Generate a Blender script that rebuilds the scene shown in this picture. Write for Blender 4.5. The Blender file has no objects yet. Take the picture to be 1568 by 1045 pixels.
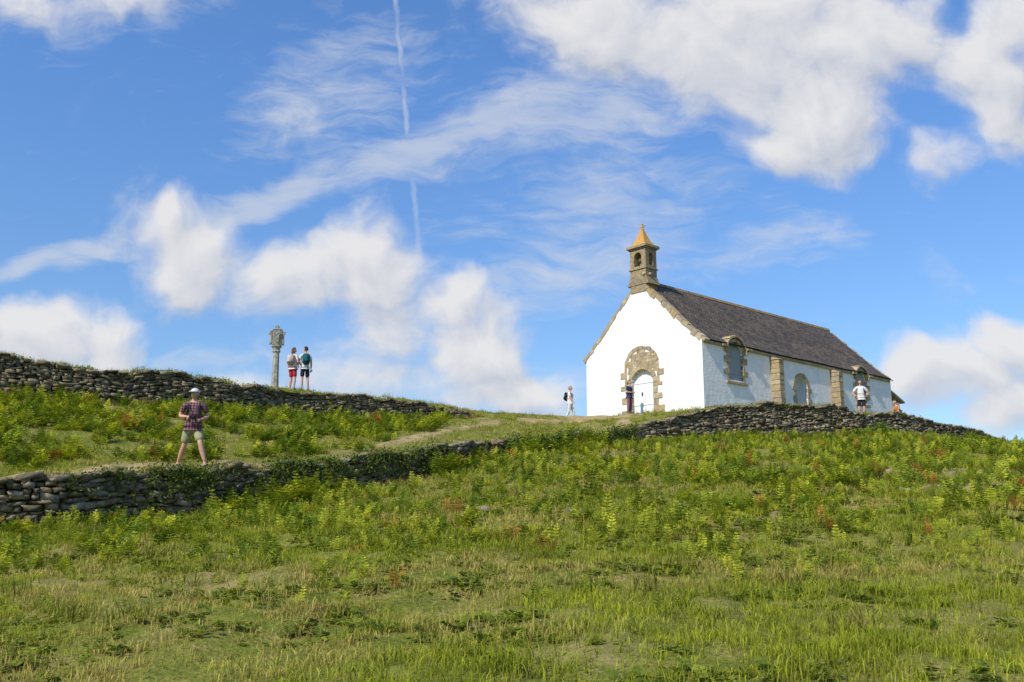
import bpy, bmesh, math, random
import numpy as np
from mathutils import Vector, Matrix
random.seed(7); rng=np.random.default_rng(7)
SC=bpy.context.scene
COL=SC.collection
def link(o,parent=None):
    COL.objects.link(o)
    if parent: o.parent=parent
    return o
def empty(name,loc=(0,0,0),rz=0,scale=1):
    e=bpy.data.objects.new(name,None); e.location=loc; e.rotation_euler=(0,0,rz); e.scale=(scale,)*3
    e.empty_display_size=.3
    return link(e)
def newmat(name):
    m=bpy.data.materials.new(name); m.use_nodes=True
    nt=m.node_tree; nt.nodes.clear()
    out=nt.nodes.new('ShaderNodeOutputMaterial')
    return m,nt,out
def N(nt,t,**kw):
    n=nt.nodes.new(t)
    for k,v in kw.items(): setattr(n,k,v)
    return n
def L(nt,a,b): nt.links.new(a,b)
def ramp(nt,fac,stops,interp='LINEAR'):
    r=nt.nodes.new('ShaderNodeValToRGB'); r.color_ramp.interpolation=interp
    els=r.color_ramp.elements
    while len(els)<len(stops): els.new(.5)
    for e,(p,c) in zip(els,stops):
        e.position=p; e.color=(*c,1) if len(c)==3 else c
    L(nt,fac,r.inputs[0]); return r.outputs[0]
def mix(nt,fac,a,b,mode='MIX'):
    m=nt.nodes.new('ShaderNodeMix'); m.data_type='RGBA'; m.blend_type=mode
    for s,v in ((m.inputs[0],fac),(m.inputs[6],a),(m.inputs[7],b)):
        if hasattr(v,'is_linked'): L(nt,v,s)
        elif isinstance(v,(int,float)): s.default_value=v
        else: s.default_value=(*v,1)
    return m.outputs[2]
def math_(nt,op,a,b=None,c=None,clamp=False):
    m=nt.nodes.new('ShaderNodeMath'); m.operation=op; m.use_clamp=clamp
    for i,v in enumerate((a,b,c)):
        if v is None: continue
        if isinstance(v,(int,float)): m.inputs[i].default_value=v
        else: L(nt,v,m.inputs[i])
    return m.outputs[0]
def noise(nt,vec,scale,detail=4,rough=.55,dist=0):
    n=nt.nodes.new('ShaderNodeTexNoise'); n.inputs['Scale'].default_value=scale
    n.inputs['Detail'].default_value=detail; n.inputs['Roughness'].default_value=rough; n.inputs['Distortion'].default_value=dist
    if vec is not None: L(nt,vec,n.inputs['Vector'])
    return n.outputs['Fac']
def bump(nt,h,strength=.5,dist=.02):
    b=nt.nodes.new('ShaderNodeBump'); b.inputs['Strength'].default_value=strength; b.inputs['Distance'].default_value=dist
    L(nt,h,b.inputs['Height']); return b.outputs[0]
def bsdf(nt,out,col,rough=.9,normal=None,spec=.2):
    p=nt.nodes.new('ShaderNodeBsdfPrincipled')
    if isinstance(col,tuple): p.inputs['Base Color'].default_value=(*col,1)
    else: L(nt,col,p.inputs['Base Color'])
    p.inputs['Roughness'].default_value=rough
    p.inputs['Specular IOR Level'].default_value=spec
    if normal is not None: L(nt,normal,p.inputs['Normal'])
    L(nt,p.outputs[0],out.inputs[0]); return p
def objco(nt): return nt.nodes.new('ShaderNodeTexCoord').outputs['Object']
def poso(nt): return nt.nodes.new('ShaderNodeNewGeometry').outputs['Position']
def island(nt): return nt.nodes.new('ShaderNodeNewGeometry').outputs['Random Per Island']
def mat_simple(name,c1,c2=None,scale=8,rough=.85,bs=.3,bd=.01,spec=.2):
    m,nt,out=newmat(name)
    c2=c2 or tuple(x*.7 for x in c1)
    v=objco(nt); n=noise(nt,v,scale,5)
    col=ramp(nt,n,[(.35,c2),(.65,c1)])
    bsdf(nt,out,col,rough,bump(nt,noise(nt,v,scale*6,4),bs,bd),spec); return m
def mat_stone(name,cols,lichen=None,la=.5):
    m,nt,out=newmat(name)
    v=poso(nt); r=island(nt)
    base=ramp(nt,r,[(i/(len(cols)-1),c) for i,c in enumerate(cols)])
    n=noise(nt,v,9,6,.65)
    col=mix(nt,1.0,base,ramp(nt,n,[(.3,(.5,.5,.5)),(.7,(1.25,1.25,1.25))]),'MULTIPLY')
    if lichen:
        f=ramp(nt,noise(nt,v,4.5,5,.7),[(.5,(0,0,0)),(.62,(la,la,la))])
        col=mix(nt,f,col,lichen)
    bsdf(nt,out,col,.95,bump(nt,noise(nt,v,30,5,.7),.7,.02),.15); return m
def mat_foliage(name,trans=.35):
    m,nt,out=newmat(name)
    a=nt.nodes.new('ShaderNodeAttribute'); a.attribute_name='Col'
    d=N(nt,'ShaderNodeBsdfDiffuse'); L(nt,a.outputs['Color'],d.inputs[0])
    t=N(nt,'ShaderNodeBsdfTranslucent'); L(nt,mix(nt,1.0,a.outputs['Color'],(1.1,1.15,.6),'MULTIPLY'),t.inputs[0])
    s=N(nt,'ShaderNodeMixShader'); s.inputs[0].default_value=trans; L(nt,d.outputs[0],s.inputs[1]); L(nt,t.outputs[0],s.inputs[2])
    L(nt,s.outputs[0],out.inputs[0]); return m
# ------------------------------------------------------------------ numpy noise
TAB=rng.random((256,256))
def vnoise(x,y):
    xi=np.floor(x).astype(int); yi=np.floor(y).astype(int); fx=x-xi; fy=y-yi
    fx=fx*fx*(3-2*fx); fy=fy*fy*(3-2*fy)
    a=TAB[xi%256,yi%256]; b=TAB[(xi+1)%256,yi%256]; c=TAB[xi%256,(yi+1)%256]; d=TAB[(xi+1)%256,(yi+1)%256]
    return (a*(1-fx)+b*fx)*(1-fy)+(c*(1-fx)+d*fx)*fy
def fbm(x,y,o=4):
    s=0;a=.5;t=0
    for i in range(o):
        s=s+a*vnoise(x*2**i+17.3*i,y*2**i+5.1*i); t+=a; a*=.5
    return s/t
# ------------------------------------------------------------------ terrain definition
def tbl(s): return np.array([[float(a) for a in p.split(',')] for p in s.split()])
LT=tbl("-400,0,0 -60,8,1.2 -20,12,2.05 -12,15.7,2.3 -9.4,17.5,2.46 -8.5,18,2.60 -7.9,19,2.78 -6.9,20,2.94 -5.7,21.5,3.10 -3.9,23.5,3.44 -1.5,26.5,4.0 0,29,4.49 2.6,32,4.97 4.1,33.5,5.29 6.4,35,5.96 7.9,36,6.39 9.9,37,6.65 14,39,6.68 17.5,41,6.51 21.7,44,6.29 24.8,46,5.45 30,48,4.0 40,50,2.0 60,52,0 400,52,0")
LB=tbl("-400,0,0 -60,8,.7 -20,12,1.2 -12,15.7,1.5 -9.4,17.5,1.62 -8.5,18,1.62 -7.8,19,1.82 -6.8,20,1.93 -5.6,21.5,2.22 -3.9,23.5,2.56 -1.5,26.5,3.33 0,29,3.87 2.6,32,4.42 4.1,33.5,4.7 6.4,35,4.98 7.8,36,5.15 9.9,37,5.3 14,39,5.55 17.4,41,5.64 21.7,44,5.8 24.8,46,5.35 30,48,4.0 40,50,2.0 60,52,0 400,52,0")
UT=tbl("-400,20,0 -60,12,5 -25,21,6.9 -15.4,28,6.89 -13.1,29.5,6.75 -9.9,32,6.69 -8.4,34,6.72 -6.1,36,6.79 -3.8,38,6.71 -1.2,40,6.47 2.6,41,6.3 5,41,6.6 8,40,6.85 9.9,41,6.95 14,43,6.95 17.5,45,6.8 21.7,48,6.3 24.8,50,5.4 30,52,3.9 40,54,2.0 60,56,0 400,56,0")
UB=tbl("-400,20,0 -60,12,4.2 -25,21,5.8 -15.3,28,5.74 -13,29.5,5.68 -9.9,32,5.68 -8.3,34,5.78 -6.1,36,5.97 -3.8,38,6.18 -1.2,40,6.35 2.6,41,6.28 5,41,6.6 8,40,6.85 9.9,41,6.95 14,43,6.95 17.5,45,6.8 21.7,48,6.3 24.8,50,5.4 30,52,3.9 40,54,2.0 60,56,0 400,56,0")
def ip(T,x,k): return np.interp(x,T[:,0],T[:,k])
def breaks(x):
    yL=ip(LT,x,1); yU=np.maximum(ip(UT,x,1),yL+2.2)
    zLb=ip(LB,x,2); zLt=ip(LT,x,2)-.06; zUb=ip(UB,x,2); zUt=ip(UT,x,2)-.06
    plat=np.interp(x,[-60,-30,-10,3,19,22,26,34,60],[5,6.8,7.17,7.08,7.05,6.4,5.1,2.6,0])
    o=np.zeros_like(x)
    Y=[o-3000,o-1,yL*.5,yL-.1,yL+.12,yL+1.6,yU-.1,yU+.12,np.maximum(yU+3,37),np.maximum(yU+6,47.),o+62,o+100,o+3500]
    Z=[o-0,o,zLb*.44,zLb,zLt,zLt+.12*(zUb-zLt)*.9,zUb,zUt,zUt+(plat-zUt)*.9,plat,plat*.97,o,o]
    return np.array(Y),np.array(Z)
def ground(x,y):
    x=np.atleast_1d(np.asarray(x,float)); y=np.atleast_1d(np.asarray(y,float))
    Y,Z=breaks(x); z=np.zeros_like(x)
    for i in range(len(Y)-1):
        m=(y>=Y[i])&(y<=Y[i+1]); t=(y-Y[i])/(Y[i+1]-Y[i]); z=np.where(m,Z[i]+(Z[i+1]-Z[i])*t,z)
    far=np.clip((70-np.abs(x))/20,0,1)*np.clip((80-y)/20,0,1)*np.clip((y+20)/10,0,1)
    flat=1-.75*np.clip((y-40)/4,0,1)*(np.abs(x-10)<16)
    z=z+far*flat*((fbm(x*.35,y*.35,3)-.5)*.34+(fbm(x*1.7+9,y*1.7,3)-.5)*.24)
    return z
def g1(x,y): return float(ground(x,y)[0])
def seg_d(x,y,P):
    d=np.full(x.shape,1e9)
    for (ax,ay),(bx,by) in zip(P[:-1],P[1:]):
        t=np.clip(((x-ax)*(bx-ax)+(y-ay)*(by-ay))/((bx-ax)**2+(by-ay)**2),0,1)
        d=np.minimum(d,np.hypot(x-ax-t*(bx-ax),y-ay-t*(by-ay)))
    return d
PATHS=[([(-16,15),(-9,18.7),(-6.9,20.7),(-5.4,22.3),(-3.6,24.5),(-1.3,27.6),(.4,30)],.2),([(-3.9,26.5),(-2.9,30),(-1.8,34),(-.6,38.5)],.15),([(1,40.8),(3.5,42.3),(7,41.2)],.7),([(2.6,33.5),(4.2,36.5),(5,41.5)],.15),([(4.0,42.3),(2,48),(0,52)],1.0),([(7,41),(9.5,38.9),(14,41),(20,46)],.5)]
def pathmask(x,y):
    m=np.zeros_like(x); w=(fbm(x*1.1,y*1.1,3)-.5)*1.1
    for P,r in PATHS:
        m=np.maximum(m,1-np.clip((seg_d(x,y,P)+w*.7-r)/.35,0,1))
    bare=np.clip((fbm(x*.8+80,y*1.3+3,4)-.63)/.06,0,1)*.42*(y<ip(LT,x,1)-.5)*(y>2)
    bare2=np.clip((fbm(x*.9+30,y*.9+50,3)-.64)/.05,0,1)*.4*(y>ip(LT,x,1)+.5)*(y<60)
    return np.maximum(np.maximum(m,bare),bare2)
def set_mesh(name,verts,quads,cols=None,mat=None,smooth=False,attr=None,parent=None):
    me=bpy.data.meshes.new(name); verts=np.asarray(verts,np.float32); quads=np.asarray(quads,np.int32)
    me.vertices.add(len(verts)); me.vertices.foreach_set('co',verts.ravel())
    me.loops.add(quads.size); me.loops.foreach_set('vertex_index',quads.ravel())
    me.polygons.add(len(quads)); me.polygons.foreach_set('loop_start',np.arange(len(quads),dtype=np.int32)*4)
    me.update(calc_edges=True)
    if smooth: me.polygons.foreach_set('use_smooth',np.ones(len(quads),bool))
    if cols is not None:
        a=me.color_attributes.new('Col','FLOAT_COLOR','POINT'); c=np.ones((len(verts),4),np.float32); c[:,:3]=cols
        a.data.foreach_set('color',c.ravel())
    if attr is not None:
        a=me.attributes.new('path','FLOAT','POINT'); a.data.foreach_set('value',attr.astype(np.float32))
    if mat: me.materials.append(mat)
    me.validate()
    return link(bpy.data.objects.new(name,me),parent)
def build_terrain():
    xs=np.concatenate([[-3000,-1200,-400,-150,-80,-60,-50,-42,-36],np.arange(-31,36,.17),[38,42,48,60,80,150,400,1200,3000]])
    Y,_=breaks(xs); cnt=[6,26,50,3,8,40,3,10,12,10,14,6]
    rows=[]
    for i,c in enumerate(cnt):
        for k in range(c): rows.append(Y[i]+(Y[i+1]-Y[i])*k/c)
    rows.append(Y[-1]); R=np.array(rows); X=np.tile(xs,(len(R),1))
    x=X.ravel(); y=R.ravel(); z=ground(x,y)
    v=np.stack([x,y,z],1); nr,nc=X.shape
    i=(np.arange(nr-1)[:,None]*nc+np.arange(nc-1)[None]).ravel()
    q=np.stack([i,i+1,i+nc+1,i+nc],1)
    m,nt,out=newmat('meadow_ground')
    p=poso(nt)
    n1=noise(nt,p,.55,5,.6); n2=noise(nt,p,3.2,6,.65); n3=noise(nt,p,24,4,.7)
    c=ramp(nt,n1,[(.34,(.14,.17,.02)),(.54,(.20,.20,.04)),(.72,(.32,.24,.09))])
    c=mix(nt,.55,c,ramp(nt,n2,[(.35,(.08,.11,.015)),(.54,(.20,.21,.04)),(.72,(.38,.27,.12))]))
    c=mix(nt,1.,c,ramp(nt,n3,[(.3,(.42,.42,.42)),(.7,(1.3,1.3,1.3))]),'MULTIPLY')
    a=nt.nodes.new('ShaderNodeAttribute'); a.attribute_name='path'
    pc=ramp(nt,noise(nt,p,7,5,.7),[(.3,(.27,.18,.09)),(.7,(.50,.37,.21))])
    f=math_(nt,'MULTIPLY',a.outputs['Fac'],ramp(nt,n2,[(.35,(.3,.3,.3)),(.6,(1,1,1))]))
    c=mix(nt,f,c,pc)
    h=math_(nt,'ADD',n2,math_(nt,'MULTIPLY',n3,.4))
    bsdf(nt,out,c,1.,bump(nt,h,.8,.08),.05)
    set_mesh('meadow_ground',v,q,mat=m,smooth=True,attr=pathmask(x,y))
build_terrain()
# ------------------------------------------------------------------ dry stone walls
lat=[(a,b,c) for a in(-1,0,1) for b in(-1,0,1) for c in(-1,0,1) if not(a==b==c==0)]
LI={p:i for i,p in enumerate(lat)}
QF=[]
for ax in range(3):
    for sgn in(-1,1):
        for a in(-1,0):
            for b in(-1,0):
                def P(u,v):
                    t=[0,0,0]; t[ax]=sgn; t[(ax+1)%3]=u; t[(ax+2)%3]=v; return LI[tuple(t)]
                f=[P(a,b),P(a+1,b),P(a+1,b+1),P(a,b+1)]
                QF.append(f if sgn>0 else f[::-1])
LATV=np.array(lat,float); nrm=LATV/np.linalg.norm(LATV,axis=1)[:,None]
STV=LATV*.90+nrm*.12; QF=np.array(QF)
def stones(C,T,Nn,U,S,jit=.19):
    n=len(C); V=STV[None]+rng.normal(0,jit,(n,26,3))*.6
    W=C[:,None]+V[...,0:1]*(T*S[:,0:1])[:,None]+V[...,1:2]*(Nn*S[:,1:2])[:,None]+V[...,2:3]*(U*S[:,2:3])[:,None]
    Q=(QF[None]+np.arange(n)[:,None,None]*26).reshape(-1,4)
    return W.reshape(-1,3),Q
wallstone=mat_stone('wall_rubble_stone',[(.11,.09,.055),(.24,.185,.11),(.15,.13,.095),(.36,.29,.19),(.20,.145,.075),(.26,.225,.16),(.12,.10,.07)],(.36,.33,.22),.4)
def dry_wall(name,x0,x1,T,B,thick=.25,top_extra=.05,lo=.07,hi=.13):
    xs=np.linspace(x0,x1,400); ys=ip(T,xs,1)
    s=np.concatenate([[0],np.cumsum(np.hypot(np.diff(xs),np.diff(ys)))])
    C=[];TT=[];NN=[];UU=[];SS=[]
    def at(sv):
        x=np.interp(sv,s,xs); y=float(ip(T,x,1)); x2=np.interp(sv+.15,s,xs); y2=float(ip(T,x2,1)); x3=np.interp(sv-.15,s,xs); y3=float(ip(T,x3,1))
        t=Vector((x2-x3,y2-y3,0)).normalized(); return x,y,t
    smp=np.linspace(0,s[-1],240)
    gb=[];gt=[]
    for q in smp:
        x,y,t=at(q); gb.append(g1(x,y-.32)-.12); gt.append(g1(x,y+.25)+top_extra)
    gb=np.array(gb); gt=np.array(gt)+(fbm(smp*1.2,smp*0+3,3)-.5)*.14
    gt=np.maximum(gt,gb+.12)
    ends=np.clip(np.minimum(smp,s[-1]-smp)/.8,0.3,1); gt=gb+(gt-gb)*ends
    zoff=0.
    maxh=float((gt-gb).max())
    while zoff<maxh:
        h=random.uniform(lo,hi); sv=random.uniform(-.2,0)
        while sv<s[-1]:
            l=random.uniform(.10,.36)*(1.0 if random.random()>.12 else 1.5)
            c=sv+l/2; b=np.interp(c,smp,gb); tp=np.interp(c,smp,gt)
            z=b+zoff+h/2+random.uniform(-.025,.025)+.03*math.sin(c*1.7+zoff*4)
            if z-h*.3<tp:
                x,y,t=at(c); n=Vector((t.y,-t.x,0)); lean=.08*zoff
                cx=x-n.x*(lean-.0)+n.x*random.uniform(-.05,.035); cy=y-n.y*lean+n.y*random.uniform(-.05,.035)
                tz=(np.interp(c+.2,smp,gb)-np.interp(c-.2,smp,gb))/.4*.8
                tv=Vector((t.x,t.y,tz+random.uniform(-.15,.15))).normalized()
                hh=h*random.uniform(.36,.60)
                C.append((cx,cy,z));TT.append(tv);NN.append(n);UU.append((random.uniform(-.12,.12),0,1));SS.append((l*.49,thick*random.uniform(.85,1.1),hh))
            sv+=l+random.uniform(0,.015)
        zoff+=h
    sv=0
    while sv<s[-1]:
        l=random.uniform(.15,.5)
        if random.random()<.7:
            c=sv+l/2; x,y,t=at(c); n=Vector((t.y,-t.x,0)); tp=np.interp(c,smp,gt)
            tz=(np.interp(c+.2,smp,gt)-np.interp(c-.2,smp,gt))/.4+random.uniform(-.1,.1)
            C.append((x-n.x*.05,y-n.y*.05,tp+random.uniform(-.02,.05)));TT.append(Vector((t.x,t.y,tz)).normalized());NN.append(n);UU.append((0,0,1));SS.append((l*.5,thick*random.uniform(.9,1.2),random.uniform(.025,.06)))
        sv+=l
    V,Q=stones(*[np.array([tuple(a) for a in A],float) for A in(C,TT,NN,UU,SS)])
    set_mesh(name,V,Q,mat=wallstone)
dry_wall('dry_stone_retaining_wall',-24,24.2,LT,LB,top_extra=.0)
dry_wall('dry_stone_boundary_wall',-26,-1.4,UT,UB,top_extra=-.04)
# ------------------------------------------------------------------ vegetation generators
def sample(n,dmin,dmax,umax=.64,power=1.):
    t=rng.random(n); a=1+power
    d=(dmin**a+(dmax**a-dmin**a)*t)**(1/a)
    u=rng.uniform(-umax,umax,n); return u*d,d
def blades(px,py,pz,nb,hgt,wid,cols,spread,lean=.5):
    n=len(px); k=n*nb
    X=np.repeat(px,nb)+rng.normal(0,1,k)*np.repeat(spread,nb); Yy=np.repeat(py,nb)+rng.normal(0,1,k)*np.repeat(spread,nb)
    Z=np.repeat(pz,nb)-.015
    H=np.repeat(hgt,nb)*rng.uniform(.4,1.15,k); W=np.repeat(wid,nb)*rng.uniform(.6,1.3,k)
    az=rng.uniform(0,2*np.pi,k); le=np.abs(rng.normal(0,lean,k)); fa=rng.uniform(0,np.pi,k)
    dx=np.cos(az)*le*H; dy=np.sin(az)*le*H; wx=np.cos(fa)*W/2; wy=np.sin(fa)*W/2
    B=np.stack([X,Yy,Z],1); M=B+np.stack([dx*.35,dy*.35,H*.6],1); T=B+np.stack([dx,dy,H*(1-.3*le)],1)
    w=np.stack([wx,wy,wx*0],1)
    V=np.stack([B-w,B+w,M+w*.8,M-w*.8,T+w*.15,T-w*.15],1).reshape(-1,3)
    i=np.arange(k)[:,None]*6
    Q=np.concatenate([i+np.array([0,1,2,3]),i+np.array([3,2,4,5])],0)
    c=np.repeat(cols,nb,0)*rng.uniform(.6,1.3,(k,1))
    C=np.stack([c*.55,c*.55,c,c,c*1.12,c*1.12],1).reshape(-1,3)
    return V,Q,C
def fronds(base,az,el,ln,droop,npin,plen,pwid,col,shape='fern'):
    n=len(base); t=(np.arange(npin)+.7)/npin
    d=np.stack([np.cos(az)*np.cos(el),np.sin(az)*np.cos(el),np.sin(el)],1)
    def pos(tt):
        p=base[:,None]+d[:,None]*ln[:,None,None]*tt[None,:,None]
        p[...,2]-=(droop*ln)[:,None]*tt[None]**2; return p
    R=pos(t); R2=pos(t+.08); tan=R2-R; tan/=np.linalg.norm(tan,axis=2)[...,None]
    side=np.cross(tan,np.array([0,0,1.])[None,None]); side/=np.linalg.norm(side,axis=2)[...,None]+1e-6
    up=np.cross(side,tan)
    Vs=[];Cs=[]
    prof=(1-t)**.8*np.clip(t*5,.3,1)+.06 if shape=='fern' else np.sin(t*np.pi*.8+.4)*.9+.15
    for sg in(-1,1):
        l=(plen*ln)[:,None]*prof[None]*rng.uniform(.8,1.2,(n,npin)); w=(pwid*ln)[:,None]*(.5+.5*prof[None])
        dr=side*sg+tan*(.35 if shape=='fern' else .6)+up*rng.normal(0.05,.22,(n,npin,1)); dr/=np.linalg.norm(dr,axis=2)[...,None]
        ww=tan-dr*(tan*dr).sum(2)[...,None]; ww/=np.linalg.norm(ww,axis=2)[...,None]
        A=R; Bm=R+dr*l[...,None]*.45+ww*w[...,None]*.5; Tm=R+dr*l[...,None]-np.array([0,0,1])*l[...,None]*.12; D=R+dr*l[...,None]*.45-ww*w[...,None]*.5
        Vs.append(np.stack([A,D,Tm,Bm],2).reshape(-1,3))
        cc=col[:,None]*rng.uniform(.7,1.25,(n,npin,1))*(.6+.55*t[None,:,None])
        Cs.append(np.repeat(cc.reshape(-1,3),4,0))
    tt=np.array([0,.5,1.]); S=pos(tt); sw=side[:,:1]*(ln*.012)[:,None,None]
    sv=np.stack([S[:,0]-sw[:,0],S[:,0]+sw[:,0],S[:,1]+sw[:,0],S[:,1]-sw[:,0],S[:,1]-sw[:,0],S[:,1]+sw[:,0],S[:,2]+sw[:,0]*.3,S[:,2]-sw[:,0]*.3],1).reshape(-1,3)
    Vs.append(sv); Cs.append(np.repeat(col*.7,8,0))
    V=np.concatenate(Vs); C=np.concatenate(Cs); Q=np.arange(len(V)).reshape(-1,4)
    return V,Q,C
def merge(parts):
    V=[];Q=[];C=[];o=0
    for v,q,c in parts: V.append(v);Q.append(q+o);C.append(c);o+=len(v)
    return np.concatenate(V),np.concatenate(Q),np.concatenate(C)
GREEN=np.array([.21,.25,.024]); FRESH=np.array([.44,.45,.04]); DRY=np.array([.62,.45,.17]); DARK=np.array([.06,.09,.02]); OR=np.array([.5,.24,.05])
def mixc(a,b,t): return a[None]*(1-t[:,None])+b[None]*t[:,None]
def wall_clear(x,y):
    a=np.abs(y-ip(LT,x,1))>.28; b=(np.abs(y-ip(UT,x,1))>.28)|(x>-1.2); return a&b
def chapel_local(x,y):
    dx=x-8.59; dy=y-42; c,s=math.cos(math.radians(41.8)),math.sin(math.radians(41.8))
    return dx*c+dy*s,-dx*s+dy*c
def in_chapel(x,y,m=.0):
    a,b=chapel_local(x,y); return (a>-m)&(a<20+m)&(b>-m)&(b<7.3+m)
fol=mat_foliage('grass_blades',.3); fern=mat_foliage('bracken_leaves',.35)
def grass():
    parts=[]
    for n,d0,d1,h,w,nb in((17000,4.5,12,.088,.0065,9),(25000,12,22,.10,.0095,8),(25000,22,50,.118,.016,7)):
        x,y=sample(n,d0,d1); k=wall_clear(x,y)&~in_chapel(x,y,.1); pm=pathmask(x,y); k&=(rng.random(n)>pm*1.0)
        f=fbm(x*.5,y*.5,4); f2=fbm(x*2.3+40,y*2.3,3)
        k&=(rng.random(n)<np.clip(.4+2.2*(f2-.36)+1.2*(.58-f),.2,1))
        x,y,f,f2=x[k],y[k],f[k],f2[k]; z=ground(x,y); m=len(x)
        dry=np.clip((f-.46)*4.5+(f2-.5)*2.+rng.normal(0,.28,m),0,1)*.7
        c=mixc(GREEN,FRESH,np.clip(rng.random(m)*.8+(.5-f2)*1.6,0,1)); c=c*(1-dry[:,None])+DRY*dry[:,None]
        hh=h*(.35+1.4*np.clip(f2,0,1))*rng.uniform(.5,1.5,m)*(1-.3*dry)
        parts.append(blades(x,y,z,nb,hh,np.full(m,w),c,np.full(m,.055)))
    x,y=sample(1700,7,46); f=fbm(x*.8+3,y*.8,3); k=wall_clear(x,y)&(f>.5)&(pathmask(x,y)<.3)&~in_chapel(x,y,.1); x,y=x[k],y[k]; m=len(x)
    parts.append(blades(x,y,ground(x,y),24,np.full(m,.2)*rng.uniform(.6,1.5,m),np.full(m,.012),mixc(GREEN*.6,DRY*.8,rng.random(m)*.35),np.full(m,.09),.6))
    for T,x0,x1,off in((LT,-14,24,-.36),(LT,-14,24,.3),(UT,-20,-1.2,-.36),(UT,-20,-1.2,.3),(LT,-14,24,.0),(UT,-20,-1.2,.02)):
        n=1300 if off else 450
        x=rng.uniform(x0,x1,n); y=ip(T,x,1)+off+rng.normal(0,.09,n)
        z=ground(x,y) if off else ground(x,y*0+ip(T,x,1)+.3)
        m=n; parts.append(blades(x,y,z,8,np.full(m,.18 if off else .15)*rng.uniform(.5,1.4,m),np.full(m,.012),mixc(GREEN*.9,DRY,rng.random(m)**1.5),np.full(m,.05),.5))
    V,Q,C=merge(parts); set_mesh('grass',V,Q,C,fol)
grass()
def plants():
    P=[]
    def add_clumps(x,y,hgt,nf=7,zadd=0,dk=1.):
        n=len(x); z=ground(x,y)-.02+zadd; k=n*nf
        b=np.stack([np.repeat(x,nf)+rng.normal(0,.06,k),np.repeat(y,nf)+rng.normal(0,.06,k),np.repeat(z,nf)],1)
        r=np.repeat(rng.random(n)**1.3,nf)
        c=mixc(np.array([.10,.16,.018]),np.array([.43,.44,.03]),np.clip(r+rng.normal(0,.12,k),0,1))*dk
        o=(np.repeat(rng.random(n),nf)<.02); c[o]=OR*rng.uniform(.6,1,(o.sum(),1))
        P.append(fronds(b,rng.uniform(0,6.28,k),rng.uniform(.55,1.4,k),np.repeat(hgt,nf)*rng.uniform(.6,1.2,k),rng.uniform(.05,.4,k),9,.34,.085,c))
    def scat(n,cond,hmin,hmax,nf=7,d0=7,d1=48,dk=1.):
        x,y=sample(n,d0,d1); k=cond(x,y)&wall_clear(x,y)&(pathmask(x,y)<.45)&~in_chapel(x,y,.2)&(y<ip(UT,x,1)-.3); x,y=x[k],y[k]
        add_clumps(x,y,rng.uniform(hmin,hmax,len(x)),nf,dk=dk)
    yl=lambda x:ip(LT,x,1)
    scat(10000,lambda x,y:(x<-2.6)&(y>yl(x)+1.9)&(fbm(x*.55,y*.55,3)+.04*(y-yl(x)-3.5)/3-.012*(x+8)>.465),.32,.7)
    scat(9000,lambda x,y:(y<yl(x))&(y>yl(x)-1.8)&(x>-6.2)&(x<3)&(fbm(x*.8+5,y*.8,3)-(y<yl(x)-1.1)*.08+.05*(x>-4.2)>.47),.4,.95,8,15,34)
    scat(2500,lambda x,y:(y<yl(x))&(y>yl(x)-1.5)&(x>-13)&(x<-6)&(fbm(x*.8+5,y*.8,3)>.5),.2,.45,7,12,24)
    scat(8000,lambda x,y:(y<yl(x))&(y>yl(x)-2.0)&(x>2)&(fbm(x*.9+5,y*.9,3)>.48),.2,.5)
    scat(9000,lambda x,y:(y<yl(x)-.8)&(x>1.5)&(y>16)&(fbm(x*.5+9,y*.5,4)+.008*(x-14)>.52),.25,.58,6)
    scat(5500,lambda x,y:(y<yl(x)-2)&(y>13)&(fbm(x*.7+1,y*.7,3)>.575),.2,.48,6)
    x,y=sample(1900,12,42); k=(y<yl(x)-.8)&wall_clear(x,y); add_clumps(x[k],y[k],rng.uniform(.15,.42,k.sum()),6)
    V,Q,C=merge(P); set_mesh('bracken_ferns',V,Q,C,fern)
    x,y=sample(11000,8,38); f=fbm(x*.7+20,y*.7,4); k=(y<yl(x)-.3)&(f>.46)&(rng.random(len(x))<.8)&(pathmask(x,y)<.35); x,y=x[k],y[k]; n=len(x)
    nf=4; kk=n*nf; b=np.stack([np.repeat(x,nf)+rng.normal(0,.04,kk),np.repeat(y,nf)+rng.normal(0,.04,kk),np.repeat(ground(x,y),nf)-.01],1)
    c=mixc(np.array([.13,.19,.025]),np.array([.44,.44,.045]),np.repeat(rng.random(n),nf)); o=np.repeat(rng.random(n)<.015,nf); c[o]=OR*.8
    hh=rng.uniform(.10,.32,n)*np.clip(y/14,.6,1.2)
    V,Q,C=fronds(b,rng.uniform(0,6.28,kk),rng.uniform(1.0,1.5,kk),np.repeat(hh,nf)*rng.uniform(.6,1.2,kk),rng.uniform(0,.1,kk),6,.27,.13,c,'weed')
    set_mesh('meadow_weeds',V,Q,C,fern)
    x,y=sample(5200,5,22); f=fbm(x*.9+60,y*.9,3); k=(y<yl(x)-.4)&(f>.5); x,y=x[k],y[k]; n=len(x); nf=7; kk=n*nf
    b=np.stack([np.repeat(x,nf)+rng.normal(0,.06,kk),np.repeat(y,nf)+rng.normal(0,.06,kk),np.repeat(ground(x,y),nf)],1)
    c=mixc(np.array([.10,.15,.025]),np.array([.28,.32,.045]),np.repeat(rng.random(n),nf))
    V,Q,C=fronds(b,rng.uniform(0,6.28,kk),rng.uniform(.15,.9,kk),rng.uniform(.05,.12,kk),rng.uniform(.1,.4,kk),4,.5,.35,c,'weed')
    set_mesh('clover_patches',V,Q,C,fern)
    LV=[];LC=[]
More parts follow.
